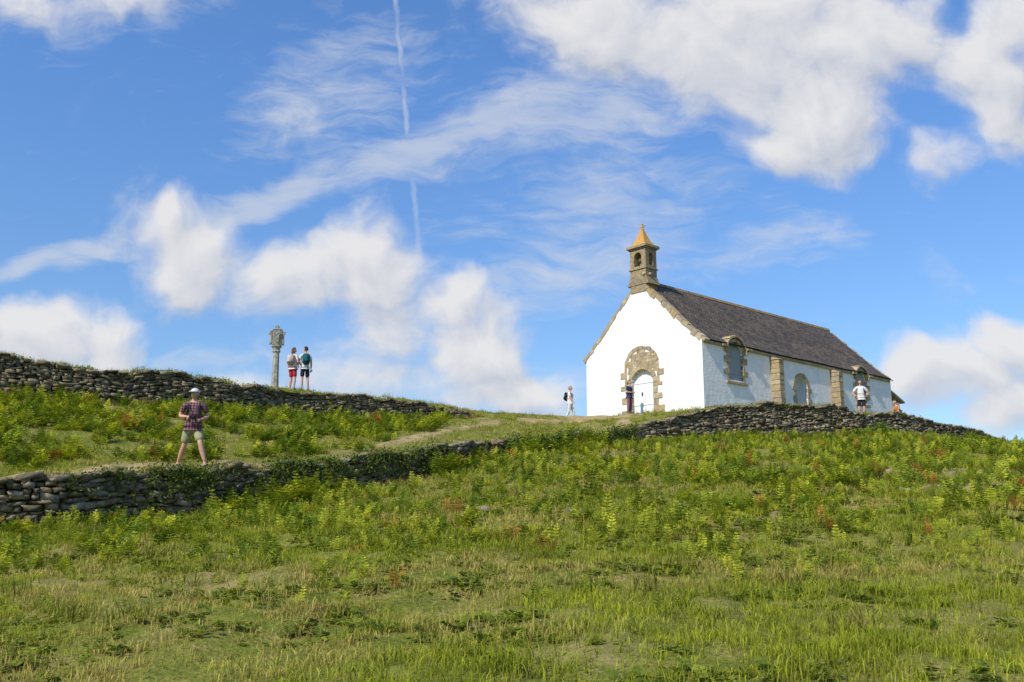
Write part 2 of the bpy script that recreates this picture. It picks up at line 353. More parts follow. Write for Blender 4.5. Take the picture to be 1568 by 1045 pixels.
    def leaves(C0,nl,sig,size,c1,c2):
        n=len(C0); k=n*nl; p=np.repeat(C0,nl,0)+rng.normal(0,1,(k,3))*sig
        a=rng.normal(0,1,(k,3)); a[:,1]-=.9; a/=np.linalg.norm(a,axis=1)[:,None]
        b=np.cross(a,rng.normal(0,1,(k,3))); b/=np.linalg.norm(b,axis=1)[:,None]; c=np.cross(a,b)
        s=size*rng.uniform(.6,1.4,(k,1))
        LV.append(np.stack([p-b*s,p-c*s*.7,p+b*s,p+c*s*.7],1).reshape(-1,3))
        LC.append(np.repeat(mixc(c1,c2,rng.random(k)),4,0))
    n=900; x=rng.uniform(-10.5,4.5,n); k=(fbm(x*1.1,x*0+2,3)+.1*rng.random(n)+.06*(x>-5)>.60); x=x[k]; n=len(x)
    y=ip(LT,x,1)-.26; h=rng.random(n)**.45; zb=ground(x,y-.1); zt=ground(x,ip(LT,x,1)+.4)+.04
    leaves(np.stack([x,y-.06,zb+(zt-zb)*h],1),22,np.array([.12,.05,.08]),.028,DARK,np.array([.17,.22,.04]))
    for T,n in((LT,130),(UT,50)):
        x=rng.uniform(-18,22 if T is LT else -2,n); y=ip(T,x,1)+rng.normal(0,.1,n); z=ground(x,ip(T,x,1)+.3)+.03
        leaves(np.stack([x,y,z],1),40,np.array([.16,.1,.05]),.028,DARK,np.array([.22,.27,.04]))
    for cx,cy,r in((15.0,38.6,.5),(15.7,39.0,.35),(3.5,32.2,.3),(.5,28.8,.4),(-4.6,22.3,.4),(20.5,42.3,.35),(-2.1,25.4,.4)):
        C0=rng.normal(0,1,(90,3)); C0/=np.linalg.norm(C0,axis=1)[:,None]; C0*=r*rng.random((90,1))**.4; C0[:,2]=np.abs(C0[:,2]); C0+=np.array([cx,cy,g1(cx,cy)])
        leaves(C0,18,.07,.035,DARK,np.array([.2,.27,.04]))
    V=np.concatenate(LV);C=np.concatenate(LC); set_mesh('ivy_and_brambles',V,np.arange(len(V)).reshape(-1,4),C,fern)
plants()
def rocks():
    C=[];S=[]
    for cx,cy,n,w in((1.6,16.3,12,.4),(9.0,22.2,11,.4),(9.6,19.4,11,.45),(7.7,19.0,1,.4),(-.4,16.9,1,.1)):
        for i in range(n):
            x=cx+random.gauss(0,w); y=cy+random.gauss(0,.12); s=random.uniform(.05,.12)
            C.append((x,y,g1(x,y)+s*.2)); S.append((s*random.uniform(.9,1.6),s,s*.7))
    n=len(C); a=rng.uniform(0,6.28,n); T=np.stack([np.cos(a),np.sin(a),rng.normal(0,.15,n)],1); Nn=np.stack([-np.sin(a),np.cos(a),rng.normal(0,.15,n)],1); U=np.tile([0,0,1.],(n,1))
    V,Q=stones(np.array(C),T,Nn,U,np.array(S),.2); set_mesh('field_rocks',V,Q,mat=wallstone)
rocks()
# ------------------------------------------------------------------ helpers for solid parts
def bm_obj(name,bm,mat,parent=None,smooth=False):
    bmesh.ops.recalc_face_normals(bm,faces=bm.faces)
    me=bpy.data.meshes.new(name); bm.to_mesh(me); bm.free()
    me.materials.append(mat)
    if smooth:
        for p in me.polygons: p.use_smooth=True
    return link(bpy.data.objects.new(name,me),parent)
def prism(bm,poly,o,u,v,n,d0,d1):
    o,u,v,n=map(Vector,(o,u,v,n))
    a=[bm.verts.new(o+u*p[0]+v*p[1]+n*d0) for p in poly]; b=[bm.verts.new(o+u*p[0]+v*p[1]+n*d1) for p in poly]
    bm.faces.new(a); bm.faces.new(b[::-1]); k=len(poly)
    for i in range(k): bm.faces.new([a[i],b[i],b[(i+1)%k],a[(i+1)%k]])
def box(bm,x0,x1,y0,y1,z0,z1): prism(bm,[(x0,y0),(x1,y0),(x1,y1),(x0,y1)],(0,0,0),(1,0,0),(0,1,0),(0,0,1),z0,z1)
def arch_poly(cx,hw,z0,zs,n=14,rz=None):
    rz=rz or hw
    p=[(cx-hw,z0),(cx+hw,z0)]
    for i in range(n+1):
        a=math.pi*i/n; p.append((cx+hw*math.cos(a),zs+rz*math.sin(a)))
    return p
def boolean(obj,cutters):
    for c in cutters:
        m=obj.modifiers.new('b','BOOLEAN'); m.object=c; m.operation='DIFFERENCE'; m.solver='EXACT'
    dg=bpy.context.evaluated_depsgraph_get(); me=bpy.data.meshes.new_from_object(obj.evaluated_get(dg))
    obj.modifiers.clear(); obj.data=me
    for c in cutters: bpy.data.objects.remove(c)
def bevel(o,w=.02,seg=2):
    m=o.modifiers.new('bv','BEVEL'); m.width=w; m.segments=seg; m.limit_method='ANGLE'; return o
# ------------------------------------------------------------------ chapel
granite=mat_stone('golden_granite',[(.40,.31,.18),(.50,.39,.23),(.34,.28,.20),(.44,.32,.16),(.52,.43,.29)],(.20,.16,.11),.5)
towerstone=mat_stone('tower_granite',[(.34,.26,.16),(.42,.33,.2),(.26,.22,.15)],(.5,.27,.06),.5)
lichen=mat_simple('lichen_stone',(.62,.31,.05),(.30,.20,.09),14)
m_pl,nt,out=newmat('white_limewash')
v=objco(nt); nn=noise(nt,v,1.6,7,.65); n2=noise(nt,v,14,5,.6)
c=ramp(nt,nn,[(.3,(.72,.71,.68)),(.5,(.81,.805,.78)),(.7,(.84,.835,.82))])
sep=N(nt,'ShaderNodeSeparateXYZ'); L(nt,v,sep.inputs[0])
mp=N(nt,'ShaderNodeMapping'); mp.inputs['Scale'].default_value=(3.5,3.5,.35); L(nt,v,mp.inputs[0])
st=noise(nt,mp.outputs[0],1.4,5,.6)
low=math_(nt,'SUBTRACT',1.,math_(nt,'MULTIPLY',sep.outputs[2],.9),clamp=True)
f=math_(nt,'MULTIPLY',ramp(nt,st,[(.48,(0,0,0)),(.72,(1,1,1))]),math_(nt,'ADD',.3,math_(nt,'MULTIPLY',low,.9)))
c=mix(nt,math_(nt,'MULTIPLY',f,.55),c,(.45,.43,.37))
bsdf(nt,out,c,.9,bump(nt,math_(nt,'ADD',n2,math_(nt,'MULTIPLY',noise(nt,v,4,3),1.5)),.45,.04),.1)
m_sl,nt,out=newmat('slate_roof')
uvn=N(nt,'ShaderNodeUVMap',uv_map='UVMap'); uvo=uvn.outputs[0]
br=nt.nodes.new('ShaderNodeTexBrick'); L(nt,uvo,br.inputs['Vector']); br.offset=.5
br.inputs['Scale'].default_value=1; br.inputs['Brick Width'].default_value=.24; br.inputs['Row Height'].default_value=.15; br.inputs['Mortar Size'].default_value=.014
br.inputs['Color1'].default_value=(.062,.052,.044,1); br.inputs['Color2'].default_value=(.15,.12,.092,1); br.inputs['Mortar'].default_value=(.02,.018,.018,1)
nn=noise(nt,uvo,.9,6,.6)
c=mix(nt,1.,br.outputs['Color'],ramp(nt,nn,[(.3,(.7,.7,.75)),(.7,(1.35,1.25,1.1))]),'MULTIPLY')
c=mix(nt,ramp(nt,noise(nt,uvo,5,6,.75),[(.55,(0,0,0)),(.72,(.6,.6,.6))]),c,(.26,.20,.12))
bsdf(nt,out,c,.75,bump(nt,br.outputs['Fac'],-.8,.03),.2)
grey_wood=mat_simple('grey_painted_shutter',(.34,.36,.36),(.25,.27,.28),10)
white_wood=mat_simple('white_painted_door',(.8,.8,.79),(.72,.72,.71),6)
blue_wood=mat_simple('blue_grey_door',(.45,.5,.56),(.37,.42,.49),8)
dark=mat_simple('dark_metal',(.03,.03,.03),rough=.5)
bronze=mat_simple('bell_bronze',(.12,.09,.04),rough=.45)
LC,WC=17.6,7.22; MID=WC/2
ch=empty('white_chapel',(8.59,42,7.11),math.radians(41.8))
X_,Y_,Z_=(1,0,0),(0,1,0),(0,0,1)
def prof(off=0,eave=0.):
    half=[(-eave,3.2+off-eave*.35),(.35,3.48+off),(.9,3.98+off),(MID,6.62+off)]
    return half+[(WC-p[0],p[1]) for p in half[-2::-1]]
bm=bmesh.new(); prism(bm,[(0,-1.2)]+prof(0,0)+[(WC,-1.2)],(0,0,0),Y_,Z_,X_,0,LC)
body=bm_obj('limewashed_walls',bm,m_pl,ch)
cut=[]
def cutter(poly,o,u,v,n,d0,d1):
    bm=bmesh.new(); prism(bm,poly,o,u,v,n,d0,d1); c=bm_obj('cutter',bm,m_pl,ch); cut.append(c)
cutter(arch_poly(3.58,.69,-.3,1.5,rz=.7),(0,0,0),Y_,Z_,X_,-.5,.35)
W1=(2.52,.56);W2=(14.2,.5);D2=(8.15,.52)
for cx,hw in(W1,W2): cutter(arch_poly(cx,hw,1.5,2.75,rz=hw*1.0),(0,0,0),X_,Z_,Y_,-.5,.16)
cutter(arch_poly(D2[0],D2[1],-.5,1.75),(0,0,0),X_,Z_,Y_,-.5,.3)
bpy.context.view_layer.update(); boolean(body,cut)
bm=bmesh.new()
for i in range(6):
    y0=3.58-.72+i*.24; prism(bm,[(y0+.006,-.3),(y0+.234,-.3),(y0+.234,2.25),(y0+.006,2.25)],(0,0,0),Y_,Z_,X_,.22,.345)
for z in(.5,1.55): prism(bm,[(2.9,z),(4.26,z),(4.26,z+.12),(2.9,z+.12)],(0,0,0),Y_,Z_,X_,.195,.222)
bm_obj('white_door',bm,white_wood,ch)
bm=bmesh.new(); prism(bm,[(3.72,.95),(3.76,.95),(3.76,1.12),(3.72,1.12)],(0,0,0),Y_,Z_,X_,.17,.222); bm_obj('door_handle',bm,dark,ch)
bm=bmesh.new()
for cx,hw in(W1,W2):
    n=5
    for i in range(n):
        a=cx-hw+2*hw*i/n; prism(bm,[(a+.004,1.45),(a+2*hw/n-.004,1.45),(a+2*hw/n-.004,3.2),(a+.004,3.2)],(0,0,0),X_,Z_,Y_,.09,.155)
    for z in(1.8,2.6): prism(bm,[(cx-hw,z),(cx+hw,z),(cx+hw,z+.08),(cx-hw,z+.08)],(0,0,0),X_,Z_,Y_,.065,.092)
bm_obj('window_shutters',bm,grey_wood,ch)
bm=bmesh.new()
for i in range(5):
    a=D2[0]-D2[1]+2*D2[1]*i/5; prism(bm,[(a+.004,-.4),(a+.204,-.4),(a+.204,2.3),(a+.004,2.3)],(0,0,0),X_,Z_,Y_,.2,.295)
bm_obj('side_door',bm,blue_wood,ch)
bm=bmesh.new()
def vous(cx,zc,ri,ro,n,o,u,v,nn,d0,d1,a0=0,a1=math.pi,rz=1.):
    for i in range(n):
        b0=a0+(a1-a0)*(i+.04)/n; b1=a0+(a1-a0)*(i+.96)/n; rr=ro*random.uniform(.97,1.04); bmid=(b0+b1)/2
        pl=[(cx+ri*math.cos(b0),zc+ri*rz*math.sin(b0)),(cx+rr*math.cos(b0),zc+rr*rz*math.sin(b0)),(cx+rr*math.cos(bmid)*1.0,zc+rr*rz*math.sin(bmid)*1.0),(cx+rr*math.cos(b1),zc+rr*rz*math.sin(b1)),(cx+ri*math.cos(b1),zc+ri*rz*math.sin(b1)),(cx+ri*math.cos(bmid),zc+ri*rz*math.sin(bmid))]
        prism(bm,pl,o,u,v,nn,d0-random.uniform(0,.015),d1)
def quoins(edge,side,z0,z1,w0,w1,o,u,v,nn,d0,d1,h=.27):
    z=z0;k=0
    while z<z1-.05:
        hh=min(h*random.uniform(.85,1.15),z1-z); w=(w1 if k%2 else w0)*random.uniform(.9,1.12)
        a,b=sorted((edge,edge+side*w)); j=lambda:random.uniform(-.015,.015)
        prism(bm,[(a+j()*(side<0),z+.008),(b+j()*(side>0),z+.008),(b+j()*(side>0),z+hh-.008),(a+j()*(side<0),z+hh-.008)],o,u,v,nn,d0-random.uniform(0,.015),d1)
        z+=hh;k+=1
FO=((0,0,0),Y_,Z_,X_,-.02,.2)
vous(3.58,1.5,.69,.90,9,*FO)
vous(3.58,2.28,.93,1.10,13,*FO,rz=.96)
for sd in(-1,1): quoins(3.58+sd*.69,sd,-.3,1.5,.28,.58,*FO,h=.33)
for sd in(-1,1): quoins(3.58+sd*.935,sd,1.5,2.28,.14,.40,*FO,h=.30)
SO=((0,0,0),X_,Z_,Y_,-.03,.15)
for cx,hw in(W1,W2):
    vous(cx,2.75,hw,hw+.17,9,*SO)
    for sd in(-1,1): quoins(cx+sd*hw,sd,1.4,2.75,.12,.36,*SO,h=.3)
    prism(bm,[(cx-hw-.25,1.3),(cx+hw+.25,1.3),(cx+hw+.25,1.42),(cx-hw-.25,1.42)],(0,0,0),X_,Z_,Y_,-.08,.2)
    vous(cx,2.78,hw+.185,hw+.29,11,(0,0,0),X_,Z_,Y_,-.13,.9)
    for sd in(-1,1):
        a=cx+sd*(hw+.2); b=cx+sd*(hw+.6); a,b=sorted((a,b)); prism(bm,[(a,2.99),(b,2.99),(b,3.09),(a,3.09)],(0,0,0),X_,Z_,Y_,-.2,.1)
SO2=((0,0,0),X_,Z_,Y_,-.02,.15)
vous(D2[0],1.75,.52,.74,9,*SO2)
for sd in(-1,1): quoins(D2[0]+sd*.52,sd,-.4,1.75,.18,.34,*SO2)
P=prof()
def coping(xa,xb,dlo,dhi,ulo,uhi):
    for side in(0,1):
        pts=P[:4] if side==0 else P[::-1][:4]
        seg=[Vector(p) for p in pts]; acc=[0]
        for a,b in zip(seg[:-1],seg[1:]): acc.append(acc[-1]+(b-a).length)
        def pt(s):
            for i in range(3):
                if s<=acc[i+1] or i==2:
                    t=(s-acc[i])/(acc[i+1]-acc[i]); return seg[i].lerp(seg[i+1],t),(seg[i+1]-seg[i]).normalized()
        s=-.22
        while s<acc[-1]-.25:
            l=min(random.uniform(.25,.5),acc[-1]-.1-s)
            p0,t0=pt(max(s,0.)) 
            if s<0: p0=seg[0]+t0*s
            p1=p0+t0*(l-.015); nrm=Vector((-t0.y,t0.x)); 
            if nrm.y<0: nrm=-nrm
            dn=random.uniform(dlo,dhi)*(1 if side==0 else .6); up=random.uniform(ulo,uhi)
            pl=[p0-nrm*dn,p1-nrm*dn*random.uniform(.6,1.2),p1+nrm*up,p0+nrm*up]
            prism(bm,[tuple(q) for q in pl],(0,0,0),Y_,Z_,X_,xa-random.uniform(0,.02),xb)
            s+=l
coping(-.02,.34,.06,.24,.06,.12); coping(LC-.15,LC+.04,.02,.1,.0,.05)
dress=bm_obj('dressed_stone_surrounds',bm,granite,ch); bevel(dress,.012,1)
bm=bmesh.new(); 
z=2.0
while z<3.2:
    h=random.uniform(.14,.2); y=3.58-.93
    while y<3.58+.93:
        w=random.uniform(.2,.4); cy=y+w/2; cz=z+h/2
        a=abs(cy-3.58)
        if (a/.95)**2+((cz-2.28)/.88)**2<1.0 or (cz<2.28 and a<.92):
            if not (a<.93 and (a/.9)**2+((cz-1.5)/.92)**2<.92 and cz>1.4): prism(bm,[(y+.006,z+.006),(y+w-.006,z+.006),(y+w-.006,z+h-.006),(y+.006,z+h-.006)],(0,0,0),Y_,Z_,X_,-.008-random.uniform(0,.01),.1)
        y+=w
    z+=h
bm_obj('tympanum_stones',bm,granite,ch)
def roof():
    bm=bmesh.new(); uvl=bm.loops.layers.uv.new('UVMap')
    PR=prof(.03,.14); x0,x1=.34,LC-.15
    acc=0
    for i in range(len(PR)-1):
        a,b=PR[i],PR[i+1]; ln=math.hypot(b[0]-a[0],b[1]-a[1]); nx=60
        nj=max(1,int(ln/.4))
        grid=[]
        for k in range(nx+1):
            r=[]
            for j in range(nj+1):
                x=x0+(x1-x0)*k/nx; yy=a[0]+(b[0]-a[0])*j/nj; zz=a[1]+(b[1]-a[1])*j/nj
                sag=(vnoise(np.array([x*.8]),np.array([yy*.8+3]))[0]-.5)*.05
                if abs(zz-PR[3][1])<.01: sag=(vnoise(np.array([x*.6]),np.array([9.]))[0]-.5)*.05
                r.append(bm.verts.new((x,yy,zz+sag)))
            grid.append(r)
        for k in range(nx):
            for j in range(nj):
                f=bm.faces.new([grid[k][j],grid[k+1][j],grid[k+1][j+1],grid[k][j+1]])
                for lp,(kk,jj) in zip(f.loops,((k,j),(k+1,j),(k+1,j+1),(k,j+1))):
                    lp[uvl].uv=((x0+(x1-x0)*kk/nx),acc+ln*jj/nj)
        acc+=ln
    bmesh.ops.remove_doubles(bm,verts=bm.verts,dist=.004)
    o=bm_obj('slate_roof',bm,m_sl,ch); s=o.modifiers.new('s','SOLIDIFY'); s.thickness=.07; s.offset=-1
    bm=bmesh.new(); x=.4
    while x<LC-.3:
        l=.33; prism(bm,[(MID-.12,6.56),(MID+.12,6.56),(MID+.05,6.71),(MID-.05,6.71)],(0,0,0),Y_,Z_,X_,x,x+l-.012); x+=l
    bm_obj('ridge_tiles',bm,mat_stone('ridge_terracotta',[(.28,.18,.10),(.36,.24,.12),(.22,.17,.12)],(.4,.3,.15),.5),ch)
    bm=bmesh.new()
    for yy,sg in((0,-1),(WC,1)):
        x=.1
        while x<LC-.2:
            l=random.uniform(.5,.8)
            if not any(abs(x+l/2-cx)<hw+.45 for cx,hw in(W1,W2)) or sg>0:
                a,b=sorted((yy-sg*.02,yy+sg*.1)); box(bm,x,min(x+l-.01,LC-.2),a,b,2.99,3.09)
            x+=l
    bm_obj('eaves_cornice',bm,granite,ch)
roof()
bm=bmesh.new()
for s0,w,pj in((5.4,.42,.5),(11.0,.40,.5)):
    z=-.9
    k=0
    while z<2.75:
        h=random.uniform(.22,.34); z1=min(z+h,2.8)
        sp=random.uniform(.35,.65) if k%2 else None
        xs=[(s0,s0+w)] if sp is None else [(s0,s0+w*sp-.01),(s0+w*sp,s0+w)]
        for a,b in xs: box(bm,a+random.uniform(-.015,.015),b,-pj-random.uniform(-.02,.02),.05,z+.006,z1-.006)
        z=z1;k+=1
    prism(bm,[(-pj-.04,2.8),(.03,2.8),(.03,3.0),(-pj*.5,2.93)],(0,0,0),Y_,Z_,X_,s0-.03,s0+w+.03)
bevel(bm_obj('buttresses',bm,granite,ch),.012,1)
TX0,TX1=-.04,.78; TY0,TY1=MID-.5,MID+.5
bm=bmesh.new(); box(bm,TX0,TX1,TY0,TY1,6.0,8.28)
tw=bm_obj('bell_tower_shaft',bm,towerstone,ch); cut=[]
cutter(arch_poly(MID,.23,7.3,7.78),(0,0,0),Y_,Z_,X_,-.3,.36)
cutter(arch_poly((TX0+TX1)/2,.15,7.35,7.80),(0,0,0),X_,Z_,Y_,TY0-.3,TY0+.3)
cutter(arch_poly((TX0+TX1)/2,.15,7.35,7.80),(0,0,0),X_,Z_,Y_,TY1-.3,TY1+.3)
bpy.context.view_layer.update(); boolean(tw,cut); bevel(tw,.015,1)
bm=bmesh.new()
def ring(e,z0,z1): box(bm,TX0-e,TX1+e,TY0-e,TY1+e,z0,z1)
ring(.05,7.13,7.22); ring(.06,8.16,8.22); ring(.13,8.22,8.36)
prism(bm,[(TY0-.16,6.35),(TY1+.16,6.35),(TY1+.04,6.72),(TY0-.04,6.72)],(0,0,0),Y_,Z_,X_,TX0-.03,TX1+.02)
bevel(bm_obj('bell_tower_mouldings',bm,towerstone,ch),.015,1)
bm=bmesh.new(); lv=[(.49,8.37),(.40,8.48),(.29,8.68),(.19,8.92),(.11,9.14),(.07,9.24)]; cx,cy=(TX0+TX1)/2,MID; pr=None
for r,z in lv:
    rx=r*.84; q=[bm.verts.new((cx+a*rx,cy+b*r,z)) for a,b in((-1,-1),(1,-1),(1,1),(-1,1))]
    if pr:
        for i in range(4): bm.faces.new([pr[i],pr[(i+1)%4],q[(i+1)%4],q[i]])
    else: bm.faces.new(q[::-1])
    pr=q
bm.faces.new(pr); bm_obj('bell_tower_spire',bm,lichen,ch)
bm=bmesh.new(); box(bm,cx-.035,cx+.035,cy-.035,cy+.035,9.2,9.56); box(bm,cx-.034,cx+.034,cy-.13,cy+.13,9.38,9.45)
bmesh.ops.create_icosphere(bm,subdivisions=2,radius=.075,matrix=Matrix.Translation((cx,cy,9.27)))
bm_obj('spire_cross',bm,lichen,ch)
bm=bmesh.new(); bmesh.ops.create_icosphere(bm,subdivisions=2,radius=.09,matrix=Matrix.Translation((TX0-.02,TY0+.12,6.85)))
bmesh.ops.create_icosphere(bm,subdivisions=2,radius=.09,matrix=Matrix.Translation((TX0+.25,TY0-.05,6.85))); bm_obj('carved_bosses',bm,granite,ch)
bm=bmesh.new(); bmesh.ops.create_cone(bm,cap_ends=True,segments=20,radius1=.14,radius2=.06,depth=.22,matrix=Matrix.Translation((.17,MID,7.62))); bm_obj('bell',bm,bronze,ch,True)
bm=bmesh.new(); box(bm,LC+.01,LC+1.7,.4,3.2,-1,2.0); bm_obj('leanto_walls',bm,m_pl,ch)
bm=bmesh.new(); prism(bm,[(LC+.07,2.65),(LC+2.0,1.98),(LC+2.0,2.08),(LC+.07,2.75)],(0,0,0),X_,Z_,Y_,.2,3.4); bm_obj('leanto_roof',bm,granite,ch)
# ------------------------------------------------------------------ calvary cross
grey=mat_stone('weathered_granite',[(.30,.285,.25),(.38,.35,.30),(.33,.32,.27)],(.46,.42,.26),.5)
cr=empty('calvary_stone_cross',(-9.75,38.5,7.15),math.radians(20))
bm=bmesh.new()
box(bm,-.5,.5,-.5,.5,-.4,.12); box(bm,-.35,.35,-.35,.35,.12,.3)
def lathe(prof_,n=8,rot=math.pi/8,sx=1,sy=1):
    pr=None
    for r,z in prof_:
        q=[bm.verts.new((r*sx*math.cos(rot+2*math.pi*i/n),r*sy*math.sin(rot+2*math.pi*i/n),z)) for i in range(n)]
        if pr:
            for i in range(n): bm.faces.new([pr[i],pr[(i+1)%n],q[(i+1)%n],q[i]])
        else: bm.faces.new(q[::-1])
        pr=q
    bm.faces.new(pr)
lathe([(.19,.3),(.16,.4),(.14,1.0),(.125,1.78),(.17,1.82),(.17,1.86),(.14,1.88),(.17,1.98),(.22,2.04),(.22,2.08)])
bm_obj('cross_shaft',bm,grey,cr)
bm=bmesh.new()
box(bm,-.19,.19,-.13,.13,2.08,2.72)
for sd in(-1,1):
    prism(bm,[(sd*.191,2.18),(sd*.28,2.10),(sd*.30,2.22),(sd*.28,2.30),(sd*.28,2.52),(sd*.33,2.60),(sd*.33,2.70),(sd*.191,2.70)],(0,0,0),X_,Z_,Y_,-.11,.11)
prism(bm,[(-.22,2.722),(.22,2.722),(.14,2.79),(-.14,2.79)],(0,0,0),X_,Z_,Y_,-.14,.14)
box(bm,-.05,.05,-.05,.05,2.792,2.96); box(bm,-.10,.10,-.045,.045,2.85,2.91)
hd=bm_obj('carved_cross_head',bm,grey,cr); bevel(hd,.025,2)
bm=bmesh.new()
def figure(cx,y):
    bmesh.ops.create_icosphere(bm,subdivisions=2,radius=.05,matrix=Matrix.Translation((cx,y,2.58)))
    prism(bm,[(cx-.05,2.2),(cx+.05,2.2),(cx+.06,2.5),(cx+.15,2.56),(cx+.15,2.6),(cx,2.54),(cx-.15,2.6),(cx-.15,2.56),(cx-.06,2.5)],(0,y,0),X_,Z_,Y_,-.035,.035)
figure(0,-.15); figure(0,.15)
bm_obj('carved_figures',bm,grey,cr)
# ------------------------------------------------------------------ people
skin=mat_simple('skin',(.55,.32,.22),(.48,.27,.18),20,.6,.05)
def cloth(name,c,c2=None,s=12): return mat_simple('cloth_'+name,c,c2 or tuple(x*.75 for x in c),s,.95,.4,.01,.05)
def skinobj(name,pts,edges,radii,mat,parent,lvl=2):
    me=bpy.data.meshes.new(name); me.from_pydata([tuple(p) for p in pts],edges,[]); o=bpy.data.objects.new(name,me); link(o,parent)
    m=o.modifiers.new('skin','SKIN'); m.use_smooth_shade=True
    sv=me.skin_vertices[0].data
    for i,r in enumerate(radii): sv[i].radius=(r,r) if isinstance(r,(int,float)) else r
    for i in range(len(pts)): sv[i].use_root=(i==0)
    s=o.modifiers.new('sub','SUBSURF'); s.levels=lvl; s.render_levels=lvl
    me.materials.append(mat); return o
def person(name,x,y,rz,h,pose={},shirt=None,bottom=None,short=True,sleeve=.75,hair=(.08,.05,.03),cap=None,pack=None,shoes=(.05,.05,.05),zadd=0,long_hair=False,female=False,extra=None,z=None,headturn=0,bulk=1.,hem=.07):
    z=g1(x,y) if z is None else z
    e=empty(name,(x,y,z+zadd),rz,h/1.75)
    J=dict(pel=(0,0,.97),wai=(0,.0,1.12),che=(0,.0,1.30),nb=(0,.01,1.45),nk=(0,0,1.52),hd=(0,-.015,1.59))
    for s,k in((1,'L'),(-1,'R')):
        J.update({'sh'+k:(.175*s*bulk,.01,1.41),'el'+k:(.225*s*bulk,.03,1.13),'wr'+k:(.235*s*bulk,-.05,.89),'hp'+k:(.09*s*bulk,0,.91),'kn'+k:(.105*s,-.015,.50),'an'+k:(.11*s,.03,.09)})
    J.update(pose); J={k:Vector(v) for k,v in J.items()}
    for k in'LR':
        if 'to'+k not in J: J['to'+k]=J['an'+k]+Vector((0,-.17,-.055))
    fw=(.9 if female else 1)*bulk
    names=['pel','wai','che','nb','nk','hd']; pts=[J[k] for k in names]; rad=[(.12*bulk,.095),(.105*fw,.085),(.13*fw,.095),(.08,.07),.052,.06]; ed=[(0,1),(1,2),(2,3),(3,4),(4,5)]
    for k in'LR':
        b=len(pts); pts+=[J['sh'+k],J['el'+k],J['wr'+k],J['hp'+k],J['kn'+k],J['an'+k],J['to'+k]]; rad+=[.055*fw,.04*fw,.027,.082,.057,.038,(.04,.03)]
        pts.append(J['el'+k].lerp(J['wr'+k],.3)); rad.append(.042*fw)
        pts.append(J['kn'+k].lerp(J['an'+k],.35)+Vector((0,.015,0))); rad.append(.058*bulk)
        ed+=[(3,b),(b,b+1),(b+1,b+7),(b+7,b+2),(0,b+3),(b+3,b+4),(b+4,b+8),(b+8,b+5),(b+5,b+6)]
    skinobj('body',pts,ed,rad,skin,e)
    for k in'LR':
        d=(J['wr'+k]-J['el'+k]).normalized(); sd=d.cross(Vector((0,1,0))); 
        if sd.length<.2: sd=d.cross(Vector((1,0,0)))
        sd.normalize(); nn=d.cross(sd); w=J['wr'+k]
        pts=[w,w+d*.05]; rad=[.025,(.034,.02)]; ed=[(0,1)]
        for i,(o,l) in enumerate(((-.03,.058),(-.01,.07),(.01,.066),(.03,.052))):
            b=len(pts); p0=w+d*.085+sd*o; p1=p0+d*l*.5+nn*.008; p2=p1+d*l*.35+nn*.025
            pts+=[p0,p1,p2]; rad+=[.011,.009,.0075]; ed+=[(1,b),(b,b+1),(b+1,b+2)]
        b=len(pts); pts+=[w+d*.03+sd*-.035,w+d*.06+sd*-.06,w+d*.085+sd*-.065+nn*.012]; rad+=[.013,.0105,.009]; ed+=[(0,b),(b,b+1),(b+1,b+2)]
        skinobj('hand_'+k,pts,ed,rad,skin,e,1)
    if shirt:
        pts=[J['pel']+Vector((0,0,.04)),J['wai'],J['che'],J['nb']+Vector((0,0,-.005)),J['pel']+Vector((0,0,-hem))]; rad=[(.165*bulk,.14*bulk),(.15*fw,.125*bulk),(.165*fw,.125),(.095,.075),(.172*bulk,.15*bulk)]; ed=[(0,1),(1,2),(2,3),(0,4)]
        for k in'LR':
            b=len(pts); q=min(sleeve,1.); pts+=[J['sh'+k],J['sh'+k].lerp(J['el'+k],q)]; rad+=[.07*fw,.062]; ed+=[(3,b),(b,b+1)]
            if sleeve>1: pts.append(J['el'+k].lerp(J['wr'+k],.93)); rad.append(.042); ed.append((b+1,b+2))
        skinobj('shirt',pts,ed,rad,shirt,e)
    if bottom:
        pts=[J['pel']+Vector((0,0,.10)),J['pel']+Vector((0,0,-.02))]; rad=[(.13*bulk,.108),(.14*bulk,.115)]; ed=[(0,1)]
        for k in'LR':
            b=len(pts); pts+=[J['hp'+k]+Vector((0,0,-.04))]; rad+=[.095*bulk]; ed+=[(1,b)]
            if short: pts.append(J['hp'+k].lerp(J['kn'+k],.92)); rad.append(.09*bulk); ed.append((b,b+1))
            else: pts+=[J['kn'+k],J['kn'+k].lerp(J['an'+k],.97)]; rad+=[.072,.06]; ed+=[(b,b+1),(b+1,b+2)]
        skinobj('shorts' if short else 'trousers',pts,ed,rad,bottom,e)
    sm=cloth(name+'_shoes',shoes)
    for k in'LR':
        a=J['an'+k]; t=J['to'+k]; skinobj('shoe_'+k,[a+Vector((0,.02,-.03)),a.lerp(t,.5)+Vector((0,0,-.012)),t],[(0,1),(1,2)],[(.05,.045),(.052,.042),(.045,.03)],sm,e)
    hp_=J['hd']+Vector((0,-.005,.075)); he=bpy.data.objects.new('head_pivot',None); link(he,e); he.location=hp_; he.rotation_euler=(0,0,headturn)
    bm=bmesh.new(); bmesh.ops.create_uvsphere(bm,u_segments=28,v_segments=20,radius=1)
